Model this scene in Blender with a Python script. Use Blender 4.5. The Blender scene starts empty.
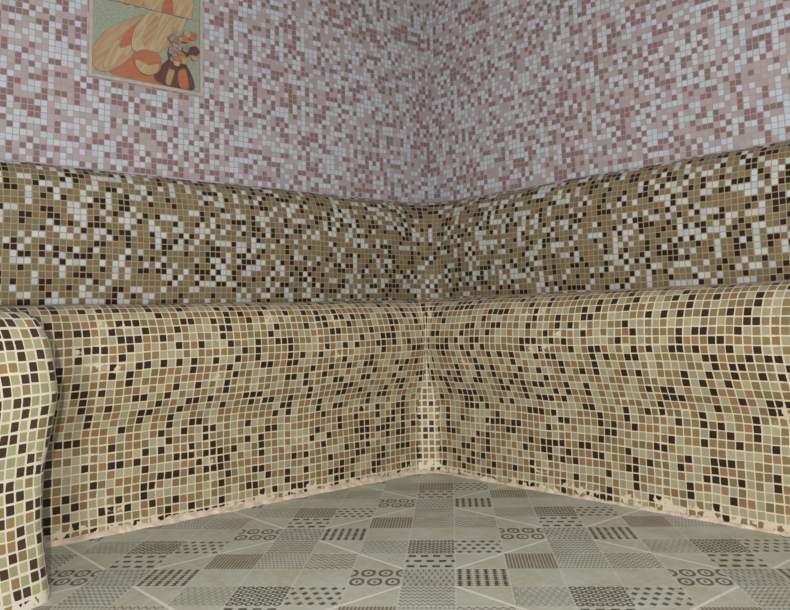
import bpy, bmesh, math, random
from mathutils import Vector, Matrix, noise

random.seed(4)
scene = bpy.context.scene
col = scene.collection

# ------------------------------------------------------------------ camera
YAW, PITCH, ROLL = 0.718, 0.0914, -0.0229
CAM = Vector((-2.4202, -2.5376, 0.5134))
v = Vector((math.sin(YAW)*math.cos(PITCH), math.cos(YAW)*math.cos(PITCH), math.sin(PITCH)))
r0 = Vector((math.cos(YAW), -math.sin(YAW), 0)); u0 = r0.cross(v)
cr = r0*math.cos(ROLL) + u0*math.sin(ROLL); cu = -r0*math.sin(ROLL) + u0*math.cos(ROLL)
cam_data = bpy.data.cameras.new('camera')
cam_data.sensor_width = 36.0; cam_data.sensor_fit = 'HORIZONTAL'
cam_data.lens = 788.15/790*36
cam_data.shift_y = -(305-246.18)/790
cam_data.clip_start = 0.02
cam = bpy.data.objects.new('camera', cam_data); col.objects.link(cam)
cam.matrix_world = Matrix(((cr.x, cu.x, -v.x, CAM.x), (cr.y, cu.y, -v.y, CAM.y),
                           (cr.z, cu.z, -v.z, CAM.z), (0, 0, 0, 1)))
scene.camera = cam

# ------------------------------------------------------------------ light
world = bpy.data.worlds.new('world'); scene.world = world; world.use_nodes = True
bg = world.node_tree.nodes['Background']
bg.inputs[0].default_value = (0.96, 0.98, 1.0, 1); bg.inputs[1].default_value = 0.58

def area(name, loc, target, size, power, color):
    d = bpy.data.lights.new(name, 'AREA'); d.shape = 'DISK'; d.size = size; d.energy = power; d.color = color
    o = bpy.data.objects.new(name, d); col.objects.link(o); o.location = loc
    o.rotation_euler = (Vector(target)-Vector(loc)).to_track_quat('-Z', 'Y').to_euler()
    return o
area('camera_flash', (-2.49, -2.52, 0.54), (-0.9, -0.8, 0.35), 0.02, 24.0, (1.0, 0.97, 0.92))  # assumed camera flash, added just left of the lens; no room lamp
area('added_rear_fill', (-3.3, -3.4, 0.45), (-0.6, -0.6, 0.6), 0.40, 40.0, (1.0, 0.98, 0.95))  # soft fill added low behind the camera; its source is unseen and guessed

vs = scene.view_settings
scene.display_settings.display_device = 'sRGB'
vs.view_transform = 'Standard'; vs.look = 'None'; vs.gamma = 1.0; vs.use_curve_mapping = False
vs.exposure = 0.0

# ------------------------------------------------------------------ colours and node helpers
ALB = 1.0
def lin(c, k=None):
    k = ALB if k is None else k
    o = []
    for x in c:
        x /= 255.0
        y = x/12.92 if x <= 0.04045 else ((x+0.055)/1.055)**2.4
        o.append(min(0.9, y*k))
    return (*o, 1)

class N:
    def __init__(s, name):
        s.m = bpy.data.materials.new(name); s.m.use_nodes = True
        s.t = s.m.node_tree; s.b = s.t.nodes['Principled BSDF']
    def n(s, typ, **kw):
        x = s.t.nodes.new(typ)
        for k, val in kw.items(): setattr(x, k, val)
        return x
    def put(s, sock, val):
        if isinstance(val, bpy.types.NodeSocket): s.t.links.new(val, sock)
        elif isinstance(val, (tuple, list)) and len(val) == 4 and sock.type == 'VECTOR': sock.default_value = val[:3]
        else: sock.default_value = val
    def math(s, op, a, b=0.0, c=0.0, clamp=False):
        x = s.n('ShaderNodeMath', operation=op, use_clamp=clamp)
        s.put(x.inputs[0], a); s.put(x.inputs[1], b); s.put(x.inputs[2], c)
        return x.outputs[0]
    def vmath(s, op, a, b=(0, 0, 0)):
        x = s.n('ShaderNodeVectorMath', operation=op)
        s.put(x.inputs[0], a); s.put(x.inputs[1], b)
        return x.outputs[0]
    def scale(s, a, k):
        x = s.n('ShaderNodeVectorMath', operation='SCALE'); s.put(x.inputs[0], a); s.put(x.inputs[3], k)
        return x.outputs[0]
    def noise(s, vec, scale, detail=1.0, rough=0.5, out=0):
        x = s.n('ShaderNodeTexNoise'); s.put(x.inputs['Vector'], vec)
        x.inputs['Scale'].default_value = scale; x.inputs['Detail'].default_value = detail
        x.inputs['Roughness'].default_value = rough
        return x.outputs[out]
    def sep(s, vec):
        x = s.n('ShaderNodeSeparateXYZ'); s.put(x.inputs[0], vec); return x.outputs
    def comb(s, x_, y_, z_=0.0):
        x = s.n('ShaderNodeCombineXYZ'); s.put(x.inputs[0], x_); s.put(x.inputs[1], y_); s.put(x.inputs[2], z_)
        return x.outputs[0]
    def mix(s, f, a, b, mode='MIX'):
        x = s.n('ShaderNodeMix', data_type='RGBA', blend_type=mode)
        s.put(x.inputs[0], f); s.put(x.inputs[6], a); s.put(x.inputs[7], b)
        return x.outputs[2]
    def uv(s, name):
        x = s.n('ShaderNodeUVMap', uv_map=name); return x.outputs[0]
    def smooth(s, val, lo, hi, a=0.0, b=1.0):
        x = s.n('ShaderNodeMapRange', interpolation_type='SMOOTHSTEP')
        s.put(x.inputs[0], val); s.put(x.inputs[1], lo); s.put(x.inputs[2], hi)
        x.inputs[3].default_value = a; x.inputs[4].default_value = b
        return x.outputs[0]

def mosaic(name, palette, grout, gw=0.07, smear=0.0, base_smear=0.0, warp=0.25, jitter=0.03, speckle=0.0,
           rough=0.35, seed=0.0, vary=0.14, alb=None, sheet=0.0, bump=0.35, clump=0.0):
    """square glass mosaic laid on the UV grid: one unit is one tile with its joint"""
    m = N(name)
    uv = m.vmath('ADD', m.uv('UVMap'), (200.0+seed, 200.0, 0))
    wn = m.vmath('SUBTRACT', m.noise(uv, 0.09, 2.0, out=1), (0.5, 0.5, 0.5))
    w = m.vmath('ADD', uv, m.scale(wn, warp*4))
    hn = m.vmath('SUBTRACT', m.noise(uv, 0.55, 1.0, out=1), (0.5, 0.5, 0.5))
    w = m.vmath('ADD', w, m.scale(hn, warp*0.35))
    s0 = m.sep(w)
    X, Y = s0[0], s0[1]
    cx, cy = m.math('FLOOR', X), m.math('FLOOR', Y)
    wh = m.n('ShaderNodeTexWhiteNoise', noise_dimensions='3D'); m.put(wh.inputs[0], m.comb(cx, cy, seed))
    rnd, rcol = wh.outputs[0], m.sep(wh.outputs[1])
    fx = m.math('SUBTRACT', X, cx); fy = m.math('SUBTRACT', Y, cy)
    fx = m.math('ADD', fx, m.math('MULTIPLY', m.math('SUBTRACT', rcol[0], 0.5), jitter*2))
    fy = m.math('ADD', fy, m.math('MULTIPLY', m.math('SUBTRACT', rcol[1], 0.5), jitter*2))
    ex = m.math('SUBTRACT', 0.5, m.math('ABSOLUTE', m.math('SUBTRACT', fx, 0.5)))
    ey = m.math('SUBTRACT', 0.5, m.math('ABSOLUTE', m.math('SUBTRACT', fy, 0.5)))
    # rounded tile corners
    qx = m.math('MAXIMUM', m.math('SUBTRACT', 0.17, ex), 0.0)
    qy = m.math('MAXIMUM', m.math('SUBTRACT', 0.17, ey), 0.0)
    rr = m.math('SQRT', m.math('ADD', m.math('MULTIPLY', qx, qx), m.math('MULTIPLY', qy, qy)))
    e = m.math('SUBTRACT', 0.17, rr)
    fine = m.noise(uv, 3.2, 2.0)
    width = m.math('ADD', gw, m.math('MULTIPLY', m.math('SUBTRACT', fine, 0.5), 0.05))
    if smear:
        reg = m.smooth(m.noise(m.vmath('MULTIPLY', uv, (0.6, 1.4, 1)), 0.16, 2.0), 0.56, 0.72)
        loc = m.smooth(m.noise(uv, 0.6, 2.0), 0.40, 0.75)
        width = m.math('ADD', width, m.math('MULTIPLY', m.math('MULTIPLY', reg, loc), smear))
    if base_smear:
        t = m.math('SUBTRACT', m.sep(uv)[1], 200.0)
        reg = m.smooth(m.math('ADD', t, m.math('MULTIPLY', m.math('SUBTRACT', m.noise(uv, 0.3, 2.0), 0.5), 3.0)), 0.0, 1.7, 1.0, 0.0)
        loc = m.smooth(m.noise(uv, 0.9, 2.0), 0.38, 0.7)
        width = m.math('ADD', width, m.math('MULTIPLY', m.math('MULTIPLY', reg, loc), base_smear))
    if sheet:
        # slightly wider joint where two mosaic sheets meet
        sx = m.math('MODULO', m.math('ADD', X, 0.5), 15.0)
        near = m.math('LESS_THAN', m.math('ABSOLUTE', m.math('SUBTRACT', sx, 0.5)), 0.5)
        width = m.math('ADD', width, m.math('MULTIPLY', near, sheet))
    mask = m.smooth(e, m.math('SUBTRACT', width, 0.015), m.math('ADD', width, 0.02))
    cr_ = m.n('ShaderNodeValToRGB'); cr_.color_ramp.interpolation = 'CONSTANT'
    tot = sum(p[0] for p in palette); acc = 0
    for i, (wt, c) in enumerate(palette):
        if i < 2: el = cr_.color_ramp.elements[i]; el.position = acc/tot
        else: el = cr_.color_ramp.elements.new(acc/tot)
        el.color = lin(c, alb); acc += wt
    if clump:
        low = m.math('MULTIPLY', m.math('SUBTRACT', m.noise(m.comb(cx, cy, seed+7), 0.31, 1.0), 0.5), clump)
        rnd = m.math('ADD', rnd, low, clamp=True)
    m.put(cr_.inputs[0], rnd)
    tile = cr_.outputs[0]
    br = m.math('ADD', 1.0-vary, m.math('MULTIPLY', rcol[2], vary*2))
    if speckle:
        br = m.math('ADD', br, m.math('MULTIPLY', m.math('SUBTRACT', m.noise(uv, 9.0, 3.0, 0.8), 0.5), speckle))
    tile = m.mix(1.0, tile, m.comb(br, br, br), 'MULTIPLY')
    gcol = m.mix(m.noise(uv, 0.8, 3.0), lin(grout, alb), lin(tuple(x*0.9 for x in grout), alb))
    m.put(m.b.inputs['Base Color'], m.mix(mask, gcol, tile))
    m.put(m.b.inputs['Roughness'], m.math('SUBTRACT', 0.85, m.math('MULTIPLY', mask, 0.85-rough)))
    m.b.inputs['Specular IOR Level'].default_value = 0.22
    bp = m.n('ShaderNodeBump'); bp.inputs['Strength'].default_value = bump; bp.inputs['Distance'].default_value = 0.0015
    m.put(bp.inputs['Height'], m.math('ADD', mask, m.math('MULTIPLY', fine, 0.15)))
    m.put(m.b.inputs['Normal'], bp.outputs[0])
    return m.m

def plain(name, c, rough=0.7, var=0.1, scale=8.0, alb=None, c2=None, bump=0.0):
    m = N(name)
    tc = m.n('ShaderNodeTexCoord').outputs['Object']
    nz = m.noise(tc, scale, 3.0, 0.6)
    c2 = c2 or tuple(x*(1-var) for x in c)
    m.put(m.b.inputs['Base Color'], m.mix(m.smooth(nz, 0.35, 0.65), lin(c, alb), lin(c2, alb)))
    m.b.inputs['Roughness'].default_value = rough
    if bump:
        bp = m.n('ShaderNodeBump'); bp.inputs['Strength'].default_value = bump; bp.inputs['Distance'].default_value = 0.003
        m.put(bp.inputs['Height'], nz); m.put(m.b.inputs['Normal'], bp.outputs[0])
    return m.m

SAGE, OLIVE, TAN, DARK = (149, 142, 116), (119, 104, 75), (129, 104, 74), (48, 34, 22)
M_front_l = mosaic('bench_mosaic_left', [(28, SAGE), (27, OLIVE), (20, TAN), (25, DARK)], (206, 192, 167), gw=0.068,
                   smear=0.15, base_smear=0.4, warp=0.16, seed=3.0, sheet=0.03)
M_front_r = mosaic('bench_mosaic_right', [(29, SAGE), (27, OLIVE), (19, TAN), (25, DARK)], (206, 193, 169), gw=0.068,
                   smear=0.16, base_smear=0.4, warp=0.16, seed=31.0, sheet=0.03)
M_infill = mosaic('corner_infill_mosaic', [(50, SAGE), (25, OLIVE), (10, TAN), (15, DARK)], (222, 208, 184), gw=0.12,
                  smear=0.3, base_smear=0.6, warp=0.03, seed=57.0)
M_ped = mosaic('pedestal_mosaic', [(46, (150, 146, 112)), (14, (134, 112, 76)), (40, (66, 50, 36))], (208, 201, 186), gw=0.085,
               smear=0.16, base_smear=0.5, warp=0.20, seed=83.0, speckle=1.0, jitter=0.05)
M_back_l = mosaic('backrest_mosaic_left', [(26, (188, 193, 193)), (30, (122, 112, 84)), (23, (122, 102, 76)), (21, (42, 30, 20))],
                  (168, 152, 126), gw=0.07, warp=0.14, seed=113.0)
M_back_r = mosaic('backrest_mosaic_right', [(26, (188, 193, 193)), (30, (122, 112, 84)), (23, (122, 102, 76)), (21, (42, 30, 20))],
                  (168, 152, 126), gw=0.07, warp=0.14, seed=151.0)
WALLP = [(39, (189, 196, 205)), (33, (172, 159, 161)), (28, (136, 109, 110))]
M_wall_l = mosaic('wall_mosaic_left', WALLP, (173, 163, 165), gw=0.065, warp=0.06, seed=201.0, vary=0.07, bump=0.2, clump=0.35)
M_wall_r = mosaic('wall_mosaic_right', WALLP, (172, 162, 163), gw=0.065, warp=0.06, seed=251.0, vary=0.07, bump=0.2, clump=0.35)
M_grout = plain('grout', (212, 197, 178), 0.95, 0.12, 40.0, c2=(182, 164, 146), bump=0.5)
M_ceil = plain('ceiling_paint', (215, 215, 215), 0.9, 0.04, 3.0)

# ------------------------------------------------------------------ mesh helpers
def tag(o, label=None, cat=None, group=None, kind=None):
    if label: o['label'] = label
    if cat: o['category'] = cat
    if group: o['group'] = group
    if kind: o['kind'] = kind
    return o
def empty(name, loc):
    o = bpy.data.objects.new(name, None); o.empty_display_size = 0.1; o.location = loc; col.objects.link(o); return o
def link(name, me, mats, parent=None):
    o = bpy.data.objects.new(name, me); col.objects.link(o)
    for m in (mats if isinstance(mats, (list, tuple)) else [mats]): me.materials.append(m)
    if parent:
        o.parent = parent; o.matrix_parent_inverse = Matrix.Translation(-Vector(parent.location))
    return o
def catmull(pts, step):
    P = [Vector(p) for p in pts]; P = [P[0]*2-P[1]] + P + [P[-1]*2-P[-2]]
    out = []
    for i in range(1, len(P)-2):
        n = max(1, round((P[i+1]-P[i]).length/step))
        for k in range(n):
            t = k/n; a, b, c, d = P[i-1:i+3]
            out.append(0.5*((2*b)+(c-a)*t+(2*a-5*b+4*c-d)*t*t+(3*b-a-3*c+d)*t**3))
    out.append(P[-2]); return out

def path_corner(side, d, R, L, step=0.02, u_ref=0.0):
    """plan path of one arm of the corner: [(point, normal into the room, distance from the corner)]"""
    out = []
    n = 10
    for k in range(n+1):                                     # from the diagonal into the straight run
        a = math.pi/4*(1-k/n)
        # centre of the fillet at (-d-R, -d-R); a = 0 points to the wall of this arm
        nx, ny = math.sin(a), math.cos(a)
        p = Vector((-d-R+R*nx, -d-R+R*ny)); nn = Vector((-nx, -ny)); s = (R-u_ref)*math.pi/4*k/n
        out.append((p, nn, s))
    s0 = (R-u_ref)*math.pi/4; m = int((L-d-R)/step)
    for k in range(1, m+1):
        t = (L-d-R)*k/m
        out.append((Vector((-d-R-t, -d)), Vector((0, -1)), s0+t))
    if side == 'R':
        out = [(Vector((p.y, p.x)), Vector((q.y, q.x)), s) for p, q, s in out]
    return out

def sheet(name, path, prof, pitch, mat, parent=None, wob=0.004, seed=0.0, thick=0.02, flip=False, closed=False, skew=0.0, lift=(0, 0), drift=0.0):
    """profile (u outwards, z up; listed top to bottom) carried along a plan path"""
    T = [0.0]
    for a, b in zip(prof, prof[1:]): T.append(T[-1]+(b-a).length)
    tot = T[-1]
    verts, uvs = [], []
    for p, n, s in path:
        for q, t in zip(prof, T):
            w = wob*(noise.noise(Vector((s*3.1+seed, q.y*5.0, 0.3)))+0.5*noise.noise(Vector((s*9+seed, q.y*14.0, 4.3))))
            zz = q.y + (0.0025*noise.noise(Vector((s*4+seed, 1.7, 9.1))) if q.y > 0.05 else 0.0)
            P = p + n*(q.x+w-drift*max(0.0, s-0.07)); zz += (lift[0]+(lift[1]-lift[0])*min(1.0, s/1.3))*min(1.0, max(0.0, q.y/0.56))
            verts.append((P.x, P.y, zz)); uvs.append((s/pitch + skew*(tot-t), (tot-t)/pitch))
    nprof = len(prof); faces = []
    for i in range(len(path)-1 if not closed else len(path)):
        j = (i+1) % len(path)
        for k in range(nprof-1):
            f = (i*nprof+k, i*nprof+k+1, j*nprof+k+1, j*nprof+k)
            faces.append(f[::-1] if flip else f)
    me = bpy.data.meshes.new(name); me.from_pydata(verts, [], faces); me.update()
    ul = me.uv_layers.new(name='UVMap')
    for poly in me.polygons:
        poly.use_smooth = True
        for li in poly.loop_indices:
            vi = me.loops[li].vertex_index; u_ = uvs[vi]
            ul.data[li].uv = u_
    o = link(name, me, mat, parent)
    if thick:
        md = o.modifiers.new('thickness', 'SOLIDIFY'); md.thickness = thick; md.offset = -1
    return o

# ------------------------------------------------------------------ setting
def box_mesh(name, x0, x1, y0, y1, z0, z1, uvf=None):
    bm = bmesh.new(); bmesh.ops.create_cube(bm, size=1)
    for vv in bm.verts:
        vv.co = Vector(((x0+x1)/2+vv.co.x*(x1-x0), (y0+y1)/2+vv.co.y*(y1-y0), (z0+z1)/2+vv.co.z*(z1-z0)))
    if uvf:
        ul = bm.loops.layers.uv.new('UVMap')
        for f in bm.faces:
            for l in f.loops: l[ul].uv = uvf(l.vert.co)
    me = bpy.data.meshes.new(name); bm.to_mesh(me); bm.free(); return me
WP = 0.0200
RX, RY, HC = -3.1, -3.1, 1.94
tag(link('wall_left', box_mesh('wall_left', RX, 0.12, 0.0, 0.12, -0.05, HC, lambda c: (-c.x/WP, c.z/WP)), M_wall_l), kind='structure')
tag(link('wall_right', box_mesh('wall_right', 0.0, 0.12, RY, -0.0005, -0.05, HC, lambda c: (-c.y/WP, c.z/WP)), M_wall_r), kind='structure')
tag(link('ceiling', box_mesh('ceiling', RX, 0.12, RY, 0.12, HC, HC+0.08), M_ceil), kind='structure')

# --- floor: printed patchwork porcelain, patches run along the room's diagonal, tile joints along the walls
S = 0.1055; O = Vector((-1.3159, -1.3527)); A = Vector((1, -1)).normalized(); Bq = Vector((1, 1)).normalized()
FBASE, FLIGHT = (182, 186, 175), (214, 216, 206)
def patch_material(kind):
    m = N('floor_patch_'+kind)
    uv = m.uv('UVMap'); g = m.uv('grid'); s = m.sep(uv); X, Y = s[0], s[1]
    gs = m.sep(g); p, q = gs[0], gs[1]
    big = m.noise(g, 0.9, 4.0, 0.6); fine = m.noise(g, 7.0, 3.0, 0.6)
    base = m.mix(m.smooth(big, 0.35, 0.65), lin(FBASE), lin((170, 170, 150)))
    base = m.mix(m.math('MULTIPLY', m.smooth(fine, 0.4, 0.7), 0.35), base, lin((200, 202, 190)))
    def cells(nx, ny, stag=0.0):
        yy = m.math('MULTIPLY', Y, float(ny)); row = m.math('FLOOR', yy)
        xx = m.math('MULTIPLY', X, float(nx))
        if stag: xx = m.math('ADD', xx, m.math('MULTIPLY', m.math('MODULO', row, 2.0), stag))
        return (m.math('SUBTRACT', m.math('FRACT', xx), 0.5), m.math('SUBTRACT', m.math('FRACT', yy), 0.5), xx, yy)
    def boxm(cx, cy, hx, hy):
        return m.math('MULTIPLY', m.math('LESS_THAN', m.math('ABSOLUTE', cx), hx), m.math('LESS_THAN', m.math('ABSOLUTE', cy), hy))
    def rad(cx, cy):
        return m.math('SQRT', m.math('ADD', m.math('MULTIPLY', cx, cx), m.math('MULTIPLY', cy, cy)))
    def ring(cx, cy, a, b):
        r = rad(cx, cy); return m.math('MULTIPLY', m.math('GREATER_THAN', r, a), m.math('LESS_THAN', r, b))
    ink, amt, mask = (92, 86, 74), 0.8, None
    if kind == 'dashes':
        cx, cy, _, _ = cells(9, 5, 0.5); mask = boxm(cx, cy, 0.17, 0.36); ink, amt = (88, 94, 92), 0.75
        base = m.mix(0.30, base, lin((122, 124, 118)))
    elif kind == 'brick':
        cx, cy, _, _ = cells(4, 3, 0.5); mask = boxm(cx, cy, 0.30, 0.20); ink, amt = (62, 58, 50), 0.95
    elif kind == 'circles':
        cx, cy, _, _ = cells(6, 5, 0.5); mask = ring(cx, cy, 0.20, 0.47); ink, amt = (64, 62, 54), 0.92
    elif kind == 'hatch':
        cx, cy, _, _ = cells(13, 7, 0.5); mask = boxm(cx, cy, 0.3, 0.3); ink, amt = (92, 94, 88), 0.7
    elif kind == 'waves':
        cx, cy, xx, yy = cells(10, 6)
        w_ = m.math('MULTIPLY', m.math('SINE', m.math('MULTIPLY', xx, 6.283)), 0.22)
        mask = m.math('LESS_THAN', m.math('ABSOLUTE', m.math('SUBTRACT', cy, w_)), 0.17); ink, amt = (88, 92, 88), 0.8
    elif kind == 'rings':
        cx, cy, _, _ = cells(3, 2, 0.5); mask = m.math('MAXIMUM', ring(cx, cy, 0.27, 0.43), boxm(cx, m.math('ADD', cy, 0.0), 0.06, 0.14))
        c2x, c2y, _, _ = cells(6, 4); mask = m.math('MAXIMUM', mask, m.math('MULTIPLY', m.math('LESS_THAN', rad(c2x, c2y), 0.22), 0.9))
        ink, amt = (80, 72, 60), 0.9
    elif kind == 'hex':
        cx, cy, xx, yy = cells(8, 6, 0.5); mask = ring(cx, cy, 0.33, 0.48); ink, amt = (98, 102, 98), 0.75
    elif kind == 'stripes':
        cx, cy, _, _ = cells(15, 3); mask = m.math('LESS_THAN', m.math('ABSOLUTE', cx), 0.28); ink, amt = (100, 84, 68), 0.8
        base = m.mix(0.35, base, lin((142, 122, 98)))
    elif kind == 'bars':
        cx, cy, _, _ = cells(6, 3); dx, dy, _, _ = cells(6, 9)
        mask = m.math('MAXIMUM', boxm(cx, cy, 0.17, 0.46), m.math('MULTIPLY', boxm(dx, dy, 0.36, 0.22), 0.8)); ink, amt = (56, 54, 46), 0.92
    elif kind == 'dots':
        cx, cy, _, _ = cells(5, 4, 0.5)
        mask = m.math('LESS_THAN', m.math('ADD', m.math('ABSOLUTE', cx), m.math('ABSOLUTE', cy)), 0.36); ink, amt = (74, 68, 58), 0.92
    elif kind == 'zigzag':
        cx, cy, xx, yy = cells(7, 6)
        w_ = m.math('SUBTRACT', m.math('MULTIPLY', m.math('PINGPONG', xx, 0.5), 1.4), 0.35)
        mask = m.math('LESS_THAN', m.math('ABSOLUTE', m.math('SUBTRACT', cy, w_)), 0.16); ink, amt = (96, 84, 70), 0.85
    c = base
    if mask is not None:
        worn = m.math('MULTIPLY', mask, m.smooth(m.noise(g, 5.0, 2.0), 0.25, 0.5, amt*0.6, amt))
        c = m.mix(worn, base, lin(ink))
    # pale outline of each printed patch
    e = m.math('MINIMUM', m.math('SUBTRACT', 0.5, m.math('ABSOLUTE', m.math('SUBTRACT', X, 0.5))),
               m.math('SUBTRACT', 0.5, m.math('ABSOLUTE', m.math('SUBTRACT', Y, 0.5))))
    c = m.mix(m.math('MULTIPLY', m.math('LESS_THAN', e, 0.016), 0.35), c, lin(FLIGHT))
    # joints of the square tiles, along p+q and p-q multiples of six
    def joint(expr):
        f = m.math('ABSOLUTE', m.math('SUBTRACT', m.math('FRACT', m.math('ADD', m.math('DIVIDE', expr, 6.0), 0.5)), 0.5))
        return m.math('LESS_THAN', f, 0.0085)
    j = m.math('MAXIMUM', joint(m.math('ADD', p, q)), joint(m.math('SUBTRACT', p, q)))
    c = m.mix(m.math('MULTIPLY', j, 0.8 if kind == 'plain' else 0.12), c, lin((222, 220, 208)))
    m.put(m.b.inputs['Base Color'], c)
    m.put(m.b.inputs['Roughness'], m.smooth(big, 0.3, 0.7, 0.42, 0.6))
    m.b.inputs['Specular IOR Level'].default_value = 0.4
    bp = m.n('ShaderNodeBump'); bp.inputs['Strength'].default_value = 0.12; bp.inputs['Distance'].default_value = 0.002
    m.put(bp.inputs['Height'], fine); m.put(m.b.inputs['Normal'], bp.outputs[0])
    return m.m
KINDS = ['plain', 'dashes', 'brick', 'circles', 'hatch', 'waves', 'rings', 'hex', 'stripes', 'bars', 'dots', 'zigzag']
TABLE = {0: ['dashes', 'brick', 'circles', 'plain', 'hatch', 'waves'],
         -1: ['rings', 'plain', 'hex', 'plain', 'stripes', 'plain'],
         1: ['bars', 'plain', 'dots', 'plain', 'zigzag', 'plain']}
bm = bmesh.new(); ul = bm.loops.layers.uv.new('UVMap'); gl = bm.loops.layers.uv.new('grid')
for p in range(-32, 33):
    for q in range(-26, 24):
        c0 = O + S*(p*A+q*Bq)
        if c0.x > 0.2 or c0.y > 0.2 or c0.x < RX-0.2 or c0.y < RY-0.2: continue
        vs_ = []
        for dx, dy in ((-.5, -.5), (.5, -.5), (.5, .5), (-.5, .5)):
            w2 = O + S*((p+dx)*A+(q+dy)*Bq); vs_.append(bm.verts.new((w2.x, w2.y, 0)))
        f = bm.faces.new(vs_)
        for l, (a, b) in zip(f.loops, ((0, 0), (1, 0), (1, 1), (0, 1))):
            l[ul].uv = (a, b); l[gl].uv = (p-.5+a, q-.5+b)
        mm = math.floor((p+1)/3); f.material_index = KINDS.index(TABLE[p-3*mm][(q-3*mm) % 6])
bmesh.ops.remove_doubles(bm, verts=bm.verts, dist=1e-4)
for co, no in (((0, 0, 0), (1, 0, 0)), ((0, 0, 0), (0, 1, 0)), ((RX, 0, 0), (-1, 0, 0)), ((0, RY, 0), (0, -1, 0))):
    bmesh.ops.bisect_plane(bm, geom=bm.verts[:]+bm.edges[:]+bm.faces[:], plane_co=co, plane_no=no, clear_outer=True)
bmesh.ops.recalc_face_normals(bm, faces=bm.faces)
if sum(f.normal.z for f in bm.faces) < 0: bmesh.ops.reverse_faces(bm, faces=bm.faces)
me = bpy.data.meshes.new('floor'); bm.to_mesh(me); bm.free()
fl = tag(link('floor', me, [patch_material(k) for k in KINDS]), kind='structure')

# ------------------------------------------------------------------ corner bench with backrest
TP = 0.0216; D = 0.556
bench = empty('mosaic_corner_bench', (-D, -D, 0))
tag(bench, 'L-shaped built-in corner bench with rippled brown and sage mosaic front and white-flecked backrest', 'bench')
LEN = 3.05
PROF = catmull([(-0.075, 0.567), (-0.045, 0.567), (-0.015, 0.562), (0.012, 0.550), (0.034, 0.527), (0.049, 0.495), (0.058, 0.455), (0.060, 0.415),
                (0.049, 0.375), (0.030, 0.315), (0.009, 0.268), (-0.001, 0.225), (0.0, 0.15), (0.0, 0.08), (0.002, 0.0)], 0.012)
pl, pr = path_corner('L', D, 0.085, LEN), path_corner('R', D, 0.085, LEN)
sheet('front_panel', pl, PROF, TP, M_front_l, bench, 0.006, 1.0, flip=True, lift=(0.010, -0.004))
sheet('front_panel', pr, PROF, TP, M_front_r, bench, 0.006, 1.0, flip=False, lift=(0.010, 0.014), drift=0.02)
SEATP = [Vector((-0.06, 0.5655)), Vector((-0.2, 0.562)), Vector((-0.36, 0.560)), Vector((-0.556, 0.559))]
def seat_arm(side, mat):
    a = D-0.070; n = 40; vts = []; uvs = []
    for i in range(n+1):
        for (y, z) in ((a, 0.568 if side == 'R' else 0.562), (a/2, 0.561), (0.003, 0.560)):
            x = y + (LEN-y)*i/n
            P = (-x, -y, z) if side == 'L' else (-y, -x, z)
            vts.append(P); uvs.append((x/TP, y/TP))
    fs = []
    for i in range(n):
        for k in range(2):
            f = (i*3+k, i*3+k+1, i*3+k+4, i*3+k+3); fs.append(f if side == 'L' else f[::-1])
    me = bpy.data.meshes.new('seat'); me.from_pydata(vts, [], fs); me.update()
    l_ = me.uv_layers.new(name='UVMap')
    for po in me.polygons:
        for li in po.loop_indices: l_.data[li].uv = uvs[me.loops[li].vertex_index]
    if me.polygons[0].normal.z < 0: me.flip_normals()
    o = link('seat', me, mat, bench)
    md = o.modifiers.new('thickness', 'SOLIDIFY'); md.thickness = 0.03; md.offset = -1
seat_arm('L', M_front_l); seat_arm('R', M_front_r)

BPROF = catmull([(0.0, 1.013), (0.012, 1.009), (0.032, 0.994), (0.050, 0.970), (0.064, 0.935), (0.074, 0.885),
                 (0.079, 0.82), (0.080, 0.74), (0.078, 0.66), (0.076, 0.575)], 0.012)
bl, br_ = path_corner('L', 0.014, 0.17, LEN, u_ref=0.07), path_corner('R', 0.014, 0.17, LEN, u_ref=0.07)
sheet('backrest', bl, BPROF, WP, M_back_l, bench, 0.006, 5.0, flip=True, thick=0.004)
sheet('backrest', br_, BPROF, WP, M_back_r, bench, 0.006, 5.0, flip=False, thick=0.004)

# wedge of tiles closing the inner corner of the two fronts, wider towards the floor
def infill():
    R = 0.085; rows = 50; zt = 0.52; vts = []; uvs = []; nc = 8
    from bisect import bisect
    for i in range(rows+1):
        z = zt*(1-i/rows)
        u = min(PROF, key=lambda q: abs(q.y-z)).x
        for a, b in zip(PROF, PROF[1:]):
            if b.y <= z <= a.y and a.y != b.y: u = a.x+(b.x-a.x)*(a.y-z)/(a.y-b.y)
        half = (0.005+0.003*math.sin(z*90)**2+0.030*min(1, max(0, (0.37-z)/0.15)))*(1+0.06*math.sin(z*70))
        for k in range(nc+1):
            s = half*(2*k/nc-1); r = R-u
            a = s/R
            cx = -D-R; th = math.pi/4+a
            lift = 0.0045*(1-(2*k/nc-1)**4)+0.0005
            wv = 0.006*(noise.noise(Vector((1.0+abs(s)*3, z*5, .3))))
            rr = r-lift-wv
            vts.append((cx+rr*math.cos(th), cx+rr*math.sin(th), z)); uvs.append((s/TP, z/TP))
    fs = [(i*(nc+1)+k, (i+1)*(nc+1)+k, (i+1)*(nc+1)+k+1, i*(nc+1)+k+1) for i in range(rows) for k in range(nc)]
    me = bpy.data.meshes.new('corner_infill'); me.from_pydata(vts, [], fs); me.update()
    l_ = me.uv_layers.new(name='UVMap')
    for po in me.polygons:
        po.use_smooth = True
        for li in po.loop_indices: l_.data[li].uv = uvs[me.loops[li].vertex_index]
    if Vector(me.polygons[4].normal).dot(Vector((-1, -1, 0))) < 0: me.flip_normals()
    o = link('corner_infill', me, M_infill, bench)
    md = o.modifiers.new('thickness', 'SOLIDIFY'); md.thickness = 0.006; md.offset = -1
infill()

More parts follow.
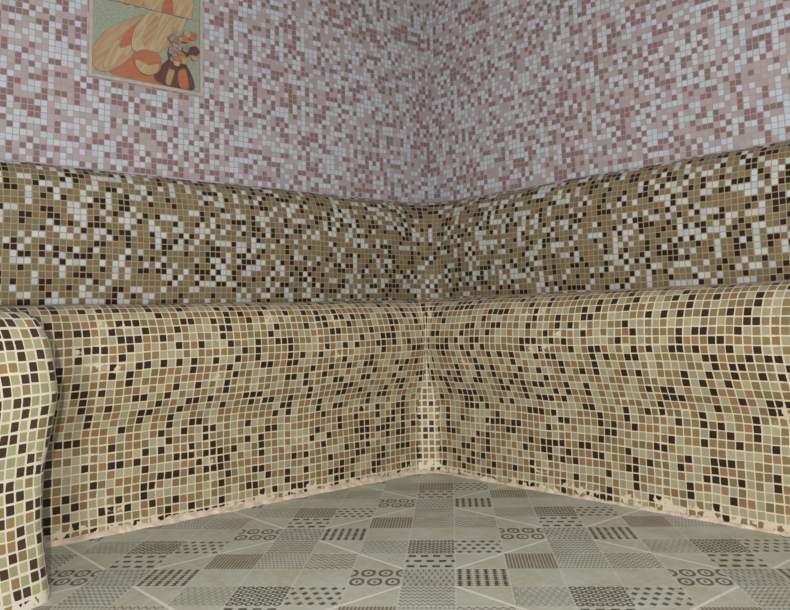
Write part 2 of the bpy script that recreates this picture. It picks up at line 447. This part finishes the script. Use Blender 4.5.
# ragged grout smeared where the fronts meet the floor
def fillet(path, side, seed):
    vts = []; ring = 4; out = []
    for i in range(len(path)-1):
        (p, n, s), (p2, n2, s2) = path[i], path[i+1]
        for k in range(3):
            t = k/3; out.append((p.lerp(p2, t), n.lerp(n2, t), s+(s2-s)*t))
    for p, n, s in out:
        if side == 'R': p = p-n*0.02*max(0.0, s-0.07)
        h = (0.010 if side == 'L' else 0.005)+0.012*max(0, noise.noise(Vector((s*14+seed, 0.2, 0)))+0.15)*1.3+0.006*noise.noise(Vector((s*55+seed, 5, 0)))
        w = (0.010 if side == 'L' else 0.003)+0.010*noise.noise(Vector((s*17+seed, 9.2, 0)))+0.005*noise.noise(Vector((s*60, 3.2, 0)))
        h = max(0.004, h); w = max(0.003, w)
        for (a, z) in ((-0.008, -0.001), (-0.008, h), (0.0045, h*0.9), (0.006+w*0.35, h*0.35), (0.006+w, 0.0004), (0.006+w, -0.001)):
            q = p+n*a; vts.append((q.x, q.y, z))
    m_ = 6; fs = []
    for i in range(len(out)-1):
        for k in range(m_-1):
            f = (i*m_+k, i*m_+k+1, (i+1)*m_+k+1, (i+1)*m_+k); fs.append(f if side == 'R' else f[::-1])
    me = bpy.data.meshes.new('grout_fillet'); me.from_pydata(vts, [], fs); me.update()
    for po in me.polygons: po.use_smooth = True
    link('grout_fillet', me, M_grout, bench)
fillet(pl, 'L', 2.0); fillet(pr, 'R', 8.0)

# ------------------------------------------------------------------ pedestal at the bench end, left foreground
def rounded_loop(corners, radii, step=0.012):
    n = len(corners); out = []
    for i in range(n):
        a, b, c = Vector(corners[i-1]), Vector(corners[i]), Vector(corners[(i+1) % n]); R = radii[i]
        d1, d2 = (a-b).normalized(), (c-b).normalized()
        ang = d1.angle(d2); t = R/math.tan(ang/2); cen = b+(d1+d2).normalized()*(R/math.sin(ang/2))
        p1, p2 = b+d1*t, b+d2*t
        a1 = math.atan2(p1.y-cen.y, p1.x-cen.x); a2 = math.atan2(p2.y-cen.y, p2.x-cen.x)
        da = (a2-a1+math.pi) % (2*math.pi)-math.pi
        k = max(4, int(abs(da)*R/0.008))
        for j in range(k+1):
            th = a1+da*j/k; nn = Vector((math.cos(th), math.sin(th))); out.append((cen+nn*R, nn))
    dense = []; s = 0.0
    for i in range(len(out)):
        (p, nn), (p2, n2) = out[i], out[(i+1) % len(out)]
        L_ = (p2-p).length; k = max(1, int(L_/step))
        for j in range(k):
            t = j/k; dense.append((p.lerp(p2, t), nn.lerp(n2, t).normalized(), s+L_*t))
        s += L_
    return dense
F = Vector((0.892, 0.451))
PC = Vector((-1.900, -0.927))                                        # outer corner before rounding
ped = empty('mosaic_pedestal', (-2.15, -0.85, 0))
tag(ped, 'rounded bulging mosaic pedestal with pale green tiles and white grout, at far left', 'pedestal')
loop = rounded_loop([PC, PC-F*0.42, (-2.50, -1.0), (-2.48, -0.66), (-1.99, -0.66)], [0.05, 0.08, 0.08, 0.04, 0.04])
PPROF = catmull([(-0.075, 0.548), (-0.045, 0.543), (-0.022, 0.530), (-0.006, 0.508), (0.007, 0.475), (0.016, 0.43), (0.021, 0.385),
                 (0.014, 0.33), (0.004, 0.27), (-0.002, 0.21), (-0.002, 0.14), (0.003, 0.07), (0.012, 0.0)], 0.01)
sheet('body', loop, PPROF, TP, M_ped, ped, 0.004, 3.0, thick=0.0, flip=True, closed=True, skew=-2.6)
tb = bmesh.new(); tv = [tb.verts.new(((p+n*-0.072).x, (p+n*-0.072).y, 0.5475)) for p, n, s in loop]
tf = tb.faces.new(tv); 
if tf.normal.z < 0: tf.normal_flip()
ex = bmesh.ops.extrude_face_region(tb, geom=[tf])
for g_ in ex['geom']:
    if isinstance(g_, bmesh.types.BMVert): g_.co.z -= 0.02
bmesh.ops.recalc_face_normals(tb, faces=tb.faces)
tl = tb.loops.layers.uv.new('UVMap')
for f in tb.faces:
    for l in f.loops: l[tl].uv = (l.vert.co.x/TP, l.vert.co.y/TP)
tme = bpy.data.meshes.new('top'); tb.to_mesh(tme); tb.free()
link('top', tme, M_ped, ped)

# ------------------------------------------------------------------ tile picture on the left wall
PX0, PX1, PZ0, PZ1 = -1.5045, -1.1200, 1.3350, 1.8450
pic = empty('tile_picture', ((PX0+PX1)/2, 0, PZ0))
tag(pic, 'ceramic tile picture of cream and orange petals on the pink wall', 'picture')
def pbox(name, x0, x1, z0, z1, y0, y1, mat, parent):
    o = link(name, box_mesh(name, x0, x1, y0, y1, z0, z1), mat, parent)
    bv = o.modifiers.new('bevel', 'BEVEL'); bv.width = 0.0012; bv.segments = 2; return o
M_border = plain('picture_border', (186, 174, 166), 0.6, 0.06, 60)
fr = bmesh.new()
bw = 0.012
def add_box(bm_, x0, x1, y0, y1, z0, z1):
    r_ = bmesh.ops.create_cube(bm_, size=1)
    for q_ in r_['verts']: q_.co = Vector(((x0+x1)/2+q_.co.x*(x1-x0), (y0+y1)/2+q_.co.y*(y1-y0), (z0+z1)/2+q_.co.z*(z1-z0)))
add_box(fr, PX0-bw, PX0, -0.007, -0.0002, PZ0-bw, PZ1+bw); add_box(fr, PX1, PX1+bw, -0.007, -0.0002, PZ0-bw, PZ1+bw)
add_box(fr, PX0, PX1, -0.007, -0.0002, PZ0-bw, PZ0); add_box(fr, PX0, PX1, -0.007, -0.0002, PZ1, PZ1+bw)
fme = bpy.data.meshes.new('border'); fr.to_mesh(fme); fr.free()
link('border', fme, M_border, pic)
M_pbg = plain('picture_ground', (158, 164, 148), 0.35, 0.15, 160, c2=(138, 146, 128))
def streak(name, c1, c2, ang):
    m = N(name); tc = m.n('ShaderNodeTexCoord').outputs['Object']
    rt = m.n('ShaderNodeMapping'); m.put(rt.inputs[0], tc); rt.inputs['Rotation'].default_value = (0, ang, 0)
    mp = m.n('ShaderNodeMapping'); m.put(mp.inputs[0], rt.outputs[0]); mp.inputs['Scale'].default_value = (9, 9, 90)
    nz = m.noise(mp.outputs[0], 1.2, 2.0)
    m.put(m.b.inputs['Base Color'], m.mix(m.smooth(nz, 0.38, 0.62), lin(c1), lin(c2))); m.b.inputs['Roughness'].default_value = 0.35
    return m.m
M_petal = streak('picture_petal', (176, 150, 122), (166, 132, 100), 0.9)
M_petal2 = streak('picture_petal_pale', (184, 164, 134), (170, 142, 110), 1.1)
M_orange = streak('picture_orange', (176, 112, 82), (166, 104, 76), 0.3)
M_brown = streak('picture_brown', (104, 70, 60), (86, 58, 52), 1.3)
M_pinkf = plain('picture_flower', (160, 140, 128), 0.35, 0.3, 150, c2=(118, 98, 88))
M_line = plain('picture_outline', (122, 94, 74), 0.4)
mid = PZ0+0.2600
def px2(x, y):        # design drawn in a 0..1 square over the lower tile
    return (PX0+(PX1-PX0)*x, PZ0+(mid-PZ0)*(1-y))
def blob(pts, n=8):
    P = [Vector(p) for p in pts]; out = []; L_ = len(P)
    for i in range(L_):
        a, b, c, d = P[i-1], P[i], P[(i+1) % L_], P[(i+2) % L_]
        for k in range(n):
            t = k/n; w_ = 0.5*((2*b)+(c-a)*t+(2*a-5*b+4*c-d)*t*t+(3*b-a-3*c+d)*t**3)
            out.append((min(0.994, max(0.006, w_.x)), min(0.99, max(-0.9, w_.y))))
    return out
def shapes(name, items, z_lo, z_hi, parent):
    """painted shapes as a thin raised glaze relief on the tile, one mesh"""
    b_ = bmesh.new()
    mats = []
    for lay, (pts, mat) in enumerate(items):
        if mat not in mats: mats.append(mat)
        y = -0.0062-0.00012*(lay+1)
        pp = []
        for (x_, y_) in pts:
            X_, Z_ = px2(x_, y_); Z_ = min(max(Z_, z_lo+0.002), z_hi-0.002); pp.append((X_, Z_))
        if max(z for _, z in pp)-min(z for _, z in pp) < 0.004: continue
        fr_ = [b_.verts.new((X_, y, Z_)) for X_, Z_ in pp]; bk = [b_.verts.new((X_, -0.0055, Z_)) for X_, Z_ in pp]
        f = b_.faces.new(fr_); f.material_index = mats.index(mat)
        for i in range(len(pp)):
            j = (i+1) % len(pp); g_ = b_.faces.new((fr_[i], bk[i], bk[j], fr_[j])); g_.material_index = mats.index(mat)
    bmesh.ops.triangulate(b_, faces=[f for f in b_.faces if len(f.verts) > 4])
    for f in b_.faces:
        if abs(f.normal.y) > 0.9 and f.normal.y > 0: f.normal_flip()
    me_ = bpy.data.meshes.new(name); b_.to_mesh(me_); b_.free()
    return link(name, me_, mats, parent)
def outlined(pts, mat, w=0.005):
    c = Vector((sum(p[0] for p in pts)/len(pts), sum(p[1] for p in pts)/len(pts)))
    big = [(max(0.004, min(0.996, c.x+(p[0]-c.x)*(1+w*3))), min(0.994, c.y+(p[1]-c.y)*(1+w*3))) for p in pts]
    return [(big, M_line), (pts, mat)]
items = []
items += outlined(blob([(0.18, 0.97), (0.16, 0.85), (0.35, 0.65), (0.60, 0.70), (0.72, 0.9), (0.70, 0.985), (0.4, 0.985)]), M_orange)
items += outlined(blob([(0.01, 0.90), (0.02, 0.62), (0.14, 0.38), (0.34, 0.18), (0.46, 0.10), (0.44, 0.35), (0.34, 0.68), (0.14, 0.94)]), M_petal)
items += outlined(blob([(0.10, 0.90), (0.16, 0.60), (0.38, 0.32), (0.42, 0.16), (0.35, 0.56), (0.22, 0.80)]), M_petal2)
items += outlined(blob([(0.24, 0.60), (0.30, 0.36), (0.46, 0.14), (0.44, 0.40)]), M_orange)
items += outlined(blob([(0.68, 0.99), (0.55, 0.90), (0.66, 0.66), (0.78, 0.56), (0.90, 0.74), (0.93, 0.985)]), M_brown)
items += outlined(blob([(0.66, 0.93), (0.70, 0.72), (0.75, 0.64), (0.74, 0.80), (0.70, 0.97)]), M_petal)
items += outlined(blob([(0.80, 0.97), (0.78, 0.78), (0.85, 0.72), (0.88, 0.96)]), M_orange)
items += outlined(blob([(0.36, 0.60), (0.36, 0.34), (0.46, 0.10), (0.62, -0.10), (0.86, -0.2), (0.84, 0.10), (0.74, 0.34), (0.58, 0.56)]), M_petal2)
items += outlined(blob([(0.46, 0.52), (0.46, 0.30), (0.58, 0.06), (0.56, 0.34)]), M_petal)
items += outlined(blob([(0.38, 0.80), (0.36, 0.66), (0.46, 0.56), (0.60, 0.60), (0.60, 0.80), (0.48, 0.90)]), M_orange)
items += outlined(blob([(0.40, 0.84), (0.38, 0.72), (0.50, 0.76), (0.59, 0.72), (0.57, 0.84), (0.48, 0.89)]), M_petal2)
random.seed(12)
for k in range(34):
    fx_, fy_ = 0.72+0.22*random.random(), 0.20+0.50*random.random(); rr = 0.022+0.03*random.random()
    pts = [(fx_+rr*(1+0.08*math.sin(5*t+k))*math.cos(t), fy_+1.3*rr*(1+0.08*math.sin(5*t+k))*math.sin(t)) for t in [i*math.pi/12 for i in range(24)]]
    pts = [(min(0.99, x_), y_) for x_, y_ in pts]
    items += outlined(pts, (M_pinkf, M_petal, M_pinkf, M_brown, M_petal2, M_orange)[k % 6], 0.012)
lower = pbox('tile', PX0+0.001, PX1-0.001, PZ0+0.001, mid-0.002, -0.006, -0.0004, M_pbg, pic)
shapes('painted_petals', items, PZ0, mid, lower)
up = []
up += outlined(blob([(0.24, 0.05), (0.24, -0.35), (0.42, -0.60), (0.62, -0.40), (0.60, 0.05)]), M_petal)
up += outlined(blob([(0.48, 0.05), (0.50, -0.30), (0.66, -0.70), (0.90, -0.50), (0.88, 0.05)]), M_petal2)
up += outlined(blob([(0.62, 0.05), (0.64, -0.16), (0.72, -0.24), (0.72, 0.05)]), M_orange)
upper = pbox('tile', PX0+0.001, PX1-0.001, mid+0.002, PZ1-0.001, -0.006, -0.0004, M_pbg, pic)
shapes('painted_petals', [(blob([(x, y) for x, y in p]) if False else p, m_) for p, m_ in up], mid+0.001, PZ1-0.002, upper)
